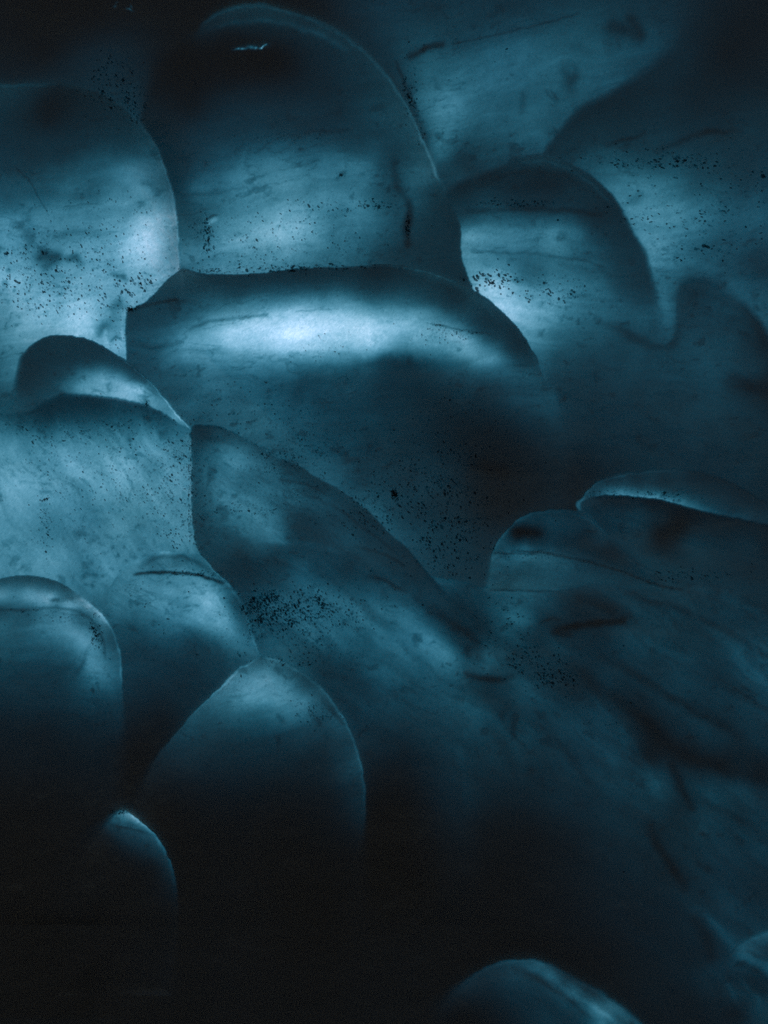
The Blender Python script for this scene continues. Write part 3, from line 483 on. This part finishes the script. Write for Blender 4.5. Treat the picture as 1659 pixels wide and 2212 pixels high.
# ------------------------------------------------------------------ the ice wall: one thing, each lobe a part
wall = bpy.data.objects.new('glacier_ice', None); C.objects.link(wall)
wall['label'] = 'translucent blue cave face of glacier ice with overlapping rounded lobes, glowing with daylight from behind'
wall['category'] = 'glacier ice'
PART = {
 'T': ('ice_face', 'recessed ice face behind the lobes, black at top left and hazy blue at top centre'),
 'R': ('ice_lobe', 'broad dim ice lobe at upper right, black at its top and speckled below'),
 'E': ('ice_lobe', 'humped ice lobe right of the speckled junction, its lower part fading into the dark'),
 'P': ('ice_lobe', 'faint soft-edged swelling at the right edge beneath the V-shaped fold'),
 'A': ('ice_lobe', 'upper left ice lobe, black on top and bright with scattered grit below'),
 'B': ('ice_lobe', 'large domed ice lobe at top centre with a long thin curved rim'),
 'C': ('ice_lobe', 'central ice lobe with the brightest white band under a dark crest'),
 'S': ('ice_lobe', 'wide dark sloping ice at lower right with diagonal blue streaks'),
 'M': ('ice_lobe', 'arched ice lip at middle right with one pale band under its rim'),
 'O': ('ice_lobe', 'dim ice shelf just below the pale band at middle right, with a black blotch'),
 'N': ('ice_lobe', 'small low arch of ice left of the arched lip'),
 'D': ('ice_lobe', 'left ice lobe with a dark rounded head and a pale tapering band'),
 'Q': ('ice_lobe', 'wide pale speckled belly of ice below the dark rounded head at left'),
 'F': ('ice_lobe', 'long diagonal ice ridge running down from the centre left seam'),
 'G': ('ice_lobe', 'rounded ice lobe with a thin black slit near its top'),
 'I': ('ice_lobe', 'bottom centre dome of ice, pale at the top and black below'),
 'H': ('ice_lobe', 'round ice lobe at the left edge with a dark cap and bright rim'),
 'J': ('ice_lobe', 'small pointed ice lobe at lower left, lit only at its tip'),
 'K': ('ice_lobe', 'striped dark ice lobe at the bottom edge right of centre'),
 'L': ('ice_lobe', 'folded ice corner at the bottom right with two blue stripes'),
}
idx = np.arange(NX*NY).reshape(NY, NX)
quads = np.stack([idx[:-1, :-1], idx[1:, :-1], idx[1:, 1:], idx[:-1, 1:]], -1).reshape(-1, 4)
qreg = REG[:-1, :-1].reshape(-1)
pf = POS.reshape(-1, 3); nf_ = NRM.reshape(-1, 3)
for ri, name in enumerate(ORDER):
    q = quads[qreg == ri]
    if not len(q): continue
    u, inv = np.unique(q, return_inverse=True)
    o = link_mesh(PART[name][0], pf[u], inv.reshape(-1, 4), ICE, wall, nf_[u])
    o['label'] = PART[name][1]
# added unseen absorbing layer behind it, shaped to give the wanted light and shade
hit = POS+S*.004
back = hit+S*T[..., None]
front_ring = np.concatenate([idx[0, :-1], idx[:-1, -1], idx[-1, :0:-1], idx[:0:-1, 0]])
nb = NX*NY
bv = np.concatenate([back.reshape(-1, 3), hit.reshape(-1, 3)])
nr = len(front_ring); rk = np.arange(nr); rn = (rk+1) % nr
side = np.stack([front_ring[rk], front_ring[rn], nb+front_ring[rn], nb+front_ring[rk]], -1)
me = bpy.data.meshes.new('ice_light_filter')
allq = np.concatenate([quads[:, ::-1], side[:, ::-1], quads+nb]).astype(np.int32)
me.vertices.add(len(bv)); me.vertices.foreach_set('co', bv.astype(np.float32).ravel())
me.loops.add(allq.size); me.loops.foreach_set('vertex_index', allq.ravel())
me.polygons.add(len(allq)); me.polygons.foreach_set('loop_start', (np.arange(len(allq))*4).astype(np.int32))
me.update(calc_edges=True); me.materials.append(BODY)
core = bpy.data.objects.new('ice_light_filter', me); C.objects.link(core); core.parent = wall

# ------------------------------------------------------------------ sediment: grit frozen into the face
def surf(x, y):
    i = int(np.clip(np.searchsorted(GX, x)-1, 0, NX-2)); j = int(np.clip(np.searchsorted(GY, y)-1, 0, NY-2))
    return POS[j, i], NRM[j, i]
def flakes(spots):
    # spots: (x, y, radius, stretch, angle); each a flat irregular grain lying on the ice
    V = []; Fc = []
    for (x, y, r, st, a) in spots:
        p, n = surf(x, y)
        ux = np.cross(n, [0, 0, 1.0]); ux /= np.linalg.norm(ux)+1e-9; uz = np.cross(ux, n)
        if ux[0] < 0: ux = -ux
        if uz[2] < 0: uz = -uz
        k = 6 if r < 1.6 else 9
        b = len(V)
        for h, s in ((-.0008, 1.0), (r/PX*.35, .72)):
            for t in range(k):
                th = 2*math.pi*t/k
                rr = r*s*random.uniform(.65, 1.25)/PX
                cx, cy = rr*st*math.cos(th), rr/st*math.sin(th)
                X_, Y_ = cx*math.cos(a)-cy*math.sin(a), cx*math.sin(a)+cy*math.cos(a)
                V.append(p+n*h+ux*X_+uz*Y_)
        V.append(p+n*(r/PX*.45)); top = len(V)-1
        for t in range(k):
            t2 = (t+1) % k
            Fc.append((b+t, b+t2, b+k+t2)); Fc.append((b+t, b+k+t2, b+k+t)); Fc.append((b+k+t, b+k+t2, top))
    return V, Fc
# cx, cy, rx, ry, count, size min, size max, lie of the grains (degrees), stretch
CL = [
 (60,620,100,45,230,.7,2.2,-50,1.3),(130,600,150,70,150,.6,2.0,-50,1.3),(95,650,60,35,90,.8,2.4,-50,1.4),(290,612,38,26,75,1,3.2,-50,1.3),(240,480,130,60,110,.5,1.6,-50,1.2),(180,545,150,50,170,.5,1.9,-45,1.2),
 (20,560,40,30,50,.8,2.4,-40,1.3),(230,650,60,40,70,.7,2,-50,1.3),(262,725,16,30,20,.7,1.6,-50,1.3),
 (590,525,170,45,260,.5,1.7,-40,1.2),(640,578,130,7,110,.8,2.4,0,1.5),(530,586,100,5,80,.8,2.2,0,1.5),(450,515,10,38,70,.9,2.6,-60,1.2),(430,480,25,20,25,.7,1.8,0,1.3),(690,455,60,25,50,.7,1.9,-50,1.4),
 (800,445,50,10,50,.7,2,0,1.2),(640,300,80,12,60,.5,1.2,10,1.3),(560,400,120,70,60,.5,1.2,0,1.2),
 (250,180,55,55,120,.8,2,-55,1.5),(290,230,25,35,50,.8,2,-55,1.4),(888,195,14,50,70,.8,2.2,-60,1.2),(910,270,10,30,25,.6,1.6,-60,1.2),(1000,150,100,80,30,.5,1.4,0,1.2),
 (1058,605,34,20,36,1.4,3.8,-45,1.3),(1085,600,30,25,25,1,2.6,-45,1.3),(1180,625,80,28,70,.8,2,-10,1.2),(1120,440,70,7,60,.8,1.8,0,1.5),(1215,640,30,14,20,1.4,3,-40,1.3),
 (1400,347,130,17,130,.9,2.4,-12,1.8),(1470,355,60,10,40,1.2,3,-12,1.6),(1450,440,130,55,120,.7,2.2,-5,1.7),(1480,480,110,30,90,.8,2.4,-5,1.8),(1580,480,90,60,60,.8,2.6,-5,1.6),(1500,545,70,20,60,.8,2.2,-10,1.5),(1600,360,60,60,50,.8,2.4,-10,1.6),
 (700,1010,170,110,560,.4,1.3,-60,1.2),(900,1080,120,80,330,.6,1.9,-60,1.3),(640,985,70,35,140,.5,1.6,-50,1.2),(610,930,90,60,110,.5,1.6,-50,1.2),(460,880,90,50,70,.5,1.5,0,1.2),(965,725,50,16,90,.5,1.5,-30,1.2),(725,755,70,30,26,.6,1.5,-30,1.2),(980,1180,60,60,160,.7,2.1,-70,1.3),
 (250,1000,170,80,420,.5,1.6,-50,1.3),(380,1050,32,120,190,.6,1.9,-50,1.3),(96,1130,14,60,90,.5,1.4,-60,1.3),(240,1150,150,90,150,.5,1.3,-30,1.3),(130,930,120,25,100,.6,1.5,-20,1.4),(412,1050,4,110,90,.7,1.8,90,1.3),
 (620,1312,85,34,360,.7,1.9,-60,1.35),(660,1335,110,45,240,.6,1.7,-60,1.3),(560,1320,16,38,110,.7,1.8,-60,1.2),(570,1300,40,14,150,.6,1.5,-60,1.2),(520,1102,70,14,90,.5,1.5,10,1.5),(440,1100,14,30,30,.6,1.6,0,1.3),(700,1400,70,30,60,.6,1.7,-40,1.3),(790,1110,60,40,70,.5,1.6,-40,1.2),
 (430,1240,50,6,60,.6,1.6,10,1.6),(520,1385,40,30,50,.5,1.4,-40,1.2),(540,1350,8,45,50,.6,1.6,60,1.3),(300,1285,30,30,24,.6,1.5,0,1.3),(370,1360,30,12,22,.5,1.4,20,1.4),
 (210,1365,14,36,80,.6,1.8,-60,1.3),(110,1330,100,14,60,.5,1.4,0,1.4),(680,1545,36,24,50,.6,1.7,-40,1.3),(630,1520,24,8,22,.5,1.3,0,1.3),(480,1490,40,10,20,.5,1.2,40,1.3),(620,1434,50,7,50,.6,1.5,30,1.3),(258,1755,18,5,24,.7,1.8,30,1.3),
 (1160,1430,60,30,170,.8,2.2,-40,1.4),(1200,1470,45,22,90,.8,2.0,-40,1.4),(1085,1350,60,50,80,.7,2,0,1.5),(1320,1550,60,45,90,.5,1.4,-40,1.3),(1340,1070,70,8,50,.7,1.8,0,1.4),(1440,1072,60,8,34,.8,2.4,10,1.4),(1130,1200,60,10,30,.6,1.4,0,1.5),(1500,1245,80,14,50,.8,2,-30,1.5),
 (830,1100,800,1000,500,.4,1.1,-40,1.2),(975,1090,70,130,260,.8,2.2,-70,1.4),(660,1318,125,46,300,.9,2.2,-60,1.3),(600,1318,75,30,130,.9,2.3,-60,1.3),(330,1030,90,110,260,.5,1.5,-50,1.3),(1000,1000,120,140,260,.6,1.6,-70,1.3),
]
spots = []
for (cx, cy, rx, ry, n, s0, s1, a, st) in CL:
    for _ in range(int(n*(2.2 if s1 < 2.15 else 1.15))):
        for _t in range(4):
            if random.random() < .65:
                q = math.sqrt(random.random())*1.15; t_ = random.uniform(0, 2*math.pi); x = cx+rx*q*math.cos(t_); y = cy+ry*q*math.sin(t_)
            else: x = random.gauss(cx, rx*.75); y = random.gauss(cy, ry*.75)
            if vnoise(np.array([x/16]), np.array([y/12]), 77)[0] > random.uniform(-.8, .5): break
        if x < -20 or x > W+20 or y < -20 or y > H+20: continue
        r = 1.15*(s0+(s1-s0)*random.random()**2.2)
        if random.random() < .03: r *= 1.8
        spots.append((x, y, r, random.uniform(1, st*1.2), R(a+random.uniform(-30, 30))))
# grit gathered along seams and rims
SEAMS = [
 ([(290,664),(320,648),(350,618),(372,596),(392,582)],70,3,1.6),([(395,584),(467,590),(553,588),(636,578),(700,575)],170,2.5,1.7),([(414,930),(415,1000),(414,1060),(416,1110),(423,1176),(433,1196)],150,2.2,1.5),
 ([(443,918),(493,929),(553,960),(620,995),(686,1032),(753,1072),(800,1107)],190,1.8,1.4),([(433,1196),(467,1234),(517,1282),(547,1352),(556,1408)],150,2.4,1.5),
 ([(568,1418),(630,1435),(686,1475),(723,1518)],90,2.2,1.4),([(547,1427),(500,1457),(447,1514)],50,2,1.3),([(200,746),(253,765),(333,832),(400,915)],40,2,1.2),
 ([(850,150),(866,175),(884,210),(898,240),(908,262)],120,3.5,1.7),([(0,1252),(67,1242),(133,1260),(187,1295),(240,1352)],80,1.6,1.2),([(1106,697),(1143,748),(1165,795)],40,2,1.5),
 ([(1106,1188),(1173,1194),(1273,1213),(1339,1233),(1406,1259)],120,2.5,1.5),([(1050,1186),(1075,1165),(1105,1132)],30,4,1.6),([(500,690),(545,687),(590,680)],50,5,1.1),([(940,700),(975,707),(1040,720)],60,4,1.2),
 ([(290,1240),(367,1236),(430,1243),(483,1259)],110,2.5,1.5),([(1270,1062),(1330,1056),(1400,1066),(1480,1080)],80,5,1.7),([(640,300),(700,285),(760,283)],60,5,1.2)]
for pl, n, jit, sz in SEAMS:
    L = [math.hypot(pl[k+1][0]-pl[k][0], pl[k+1][1]-pl[k][1]) for k in range(len(pl)-1)]
    for _ in range(n):
        u = random.random()*sum(L); k = 0
        while u > L[k] and k < len(L)-1: u -= L[k]; k += 1
        f = u/L[k]
        x = pl[k][0]*(1-f)+pl[k+1][0]*f; y = pl[k][1]*(1-f)+pl[k+1][1]*f
        if vnoise(np.array([x/22]), np.array([y/22]), 79)[0] < random.uniform(-.9, .3): continue
        a = math.atan2(-(pl[k+1][1]-pl[k][1]), pl[k+1][0]-pl[k][0])
        spots.append((x+random.gauss(0, jit), y+random.gauss(0, jit), sz*(.35+.65*random.random()**2), random.uniform(1, 1.7), a+random.gauss(0, .4)))
# thin dusting everywhere the ice is dirty
cx_ = rng.uniform(-10, W+10, 60000); cy_ = rng.uniform(-10, 1750, 60000)
dn = fbm(cx_/130, cy_/90, 301, 3)*1.6+.9*vnoise(cx_/26, cy_/20, 305)
for x, y, d in zip(cx_, cy_, dn):
    if d > .28+.9*random.random():
        spots.append((x, y, .38+.55*random.random()**3, random.uniform(1, 1.5), R(-45+random.gauss(0, 30))))
V, Fc = flakes(spots)
o = link_mesh('sediment_grit', V, Fc, GRIT)
mi = []
for sp in spots:
    u = random.random()
    mi += [0 if u < (.55 if sp[2] > 1.4 else .25) else 1 if u < .7 else 2]*(3*(6 if sp[2] < 1.6 else 9))
for m_ in GRITS[1:]: o.data.materials.append(m_)
o.data.polygons.foreach_set('material_index', np.array(mi, np.int32))
o['kind'] = 'stuff'; o['label'] = 'fine black sediment grit scattered over the blue ice'; o['category'] = 'grit'

def clump(x, y, rx, ry, a, n, label, smax=2.6):
    sp = []
    for _ in range(n):
        t = random.gauss(0, .5); s = random.gauss(0, .5)
        X_, Y_ = t*rx, s*ry
        sp.append((x+X_*math.cos(a)-Y_*math.sin(a), y+X_*math.sin(a)+Y_*math.cos(a), random.uniform(.5, 1)*smax*max(.35, 1-.5*math.hypot(t, s)), random.uniform(1, 1.5), random.uniform(0, 3)))
    V, Fc = flakes(sp)
    V = np.array(V); org = V.mean(0)
    o = link_mesh('dirt_clump', V-org, Fc, GRIT); o.location = org
    o['label'] = label; o['category'] = 'dirt'; o['group'] = 'dirt clumps frozen into the ice'
    return o
for c in [
 (852,1068,9,17,R(-18),70,'dark upright clump of dirt on the dim lower part of the central lobe',3.4),
 (882,488,7,34,R(3),60,'tall ragged dirt smear on the right side of the large domed lobe',2.6),
 (737,379,12,8,R(-30),26,'small solitary dirt cluster in the middle of the large domed lobe',2.0),
 (452,515,6,28,R(0),30,'dirt trail running down below the small bright chip on the domed lobe',2.6),
 (285,668,16,7,R(-8),36,'black crusty dirt at the left tip of the central lobe',3.2),
 (947,703,16,5,R(12),34,'wispy dirt streak at the right end of the bright white band',1.7),
 (318,874,5,13,R(5),22,'dirt spot at the edge of the bright stripe on the dark-headed lobe',2.4),
 (100,1079,11,5,R(-25),24,'brown dirt lump on the pale speckled belly of the left lobe',2.6),
 (423,1177,4,8,R(-25),12,'dirt bit on the vertical seam just above the slit lobe',2.2),
 (1063,612,20,12,R(30),14,'coarse dirt flakes on the bright corner of the humped lobe',3.6),
 (205,1362,6,24,R(-25),34,'curved dirt trail inside the rim of the round left-edge lobe',2.2),
 (428,1415,4,3.5,R(0),7,'single round dirt spot on the dark lower part of the slit lobe',2.4),
 (612,1317,30,14,R(5),70,'densest patch of dirt beside the right rim of the slit lobe',2.3),
 (576,827,6,2.5,R(8),7,'lone dirt fleck under the left end of the bright white band',2.2),
 (885,212,6,26,R(-25),34,'dirt chain on the recessed face beside the long thin rim',2.4)]:
    clump(*c)

# ------------------------------------------------------------------ ground
n = 81
t = np.linspace(-1, 1, n); ax = np.sign(t)*(np.abs(t)**3)*400
gx, gy = np.meshgrid(ax, ax)
gz = .05*fbm(gx/1.7+50, gy/1.7+50, 201, 3)*(np.hypot(gx, gy) < 60)
gi = np.arange(n*n).reshape(n, n)
gq = np.stack([gi[:-1, :-1], gi[:-1, 1:], gi[1:, 1:], gi[1:, :-1]], -1).reshape(-1, 4)
fl = link_mesh('ground', np.stack([gx, gy, gz], -1).reshape(-1, 3), gq, FLOOR)
fl['kind'] = 'structure'

# ------------------------------------------------------------------ light
w = bpy.data.worlds.new('World'); bpy.context.scene.world = w; w.use_nodes = True
nt = w.node_tree; nt.nodes.clear()
ow = nt.nodes.new('ShaderNodeOutputWorld'); bg = nt.nodes.new('ShaderNodeBackground'); sk = nt.nodes.new('ShaderNodeTexSky')
sk.sky_type = 'NISHITA'; sk.sun_disc = False; sk.sun_elevation = SUN_EL; sk.sun_rotation = SUN_AZ
bg.inputs['Strength'].default_value = .05
nt.links.new(sk.outputs[0], bg.inputs[0]); nt.links.new(bg.outputs[0], ow.inputs[0])
from mathutils import Vector
sd_ = bpy.data.lights.new('sun', 'SUN'); sd_.energy = SUN_E; sd_.angle = R(.5); sd_.color = (1, .985, .96)
so_ = bpy.data.objects.new('sun', sd_); C.objects.link(so_); so_.location = (0, 20, 20)
so_.rotation_euler = Vector(S).to_track_quat('Z', 'Y').to_euler()

# ------------------------------------------------------------------ camera
cd = bpy.data.cameras.new('camera'); co = bpy.data.objects.new('camera', cd); C.objects.link(co)
co.location = CAM; co.rotation_euler = (R(90), 0, 0)
cd.sensor_fit = 'HORIZONTAL'; cd.sensor_width = 36; cd.lens = 36*5.0/3.0; cd.clip_end = 2000
sc = bpy.context.scene
sc.camera = co
sc.cycles.transparent_max_bounces = 16
sc.cycles.max_bounces = 6
sc.cycles.use_denoising = False
vs = sc.view_settings
vs.view_transform = 'Standard'; vs.look = 'None'; vs.exposure = 0; vs.gamma = 1; vs.use_curve_mapping = False
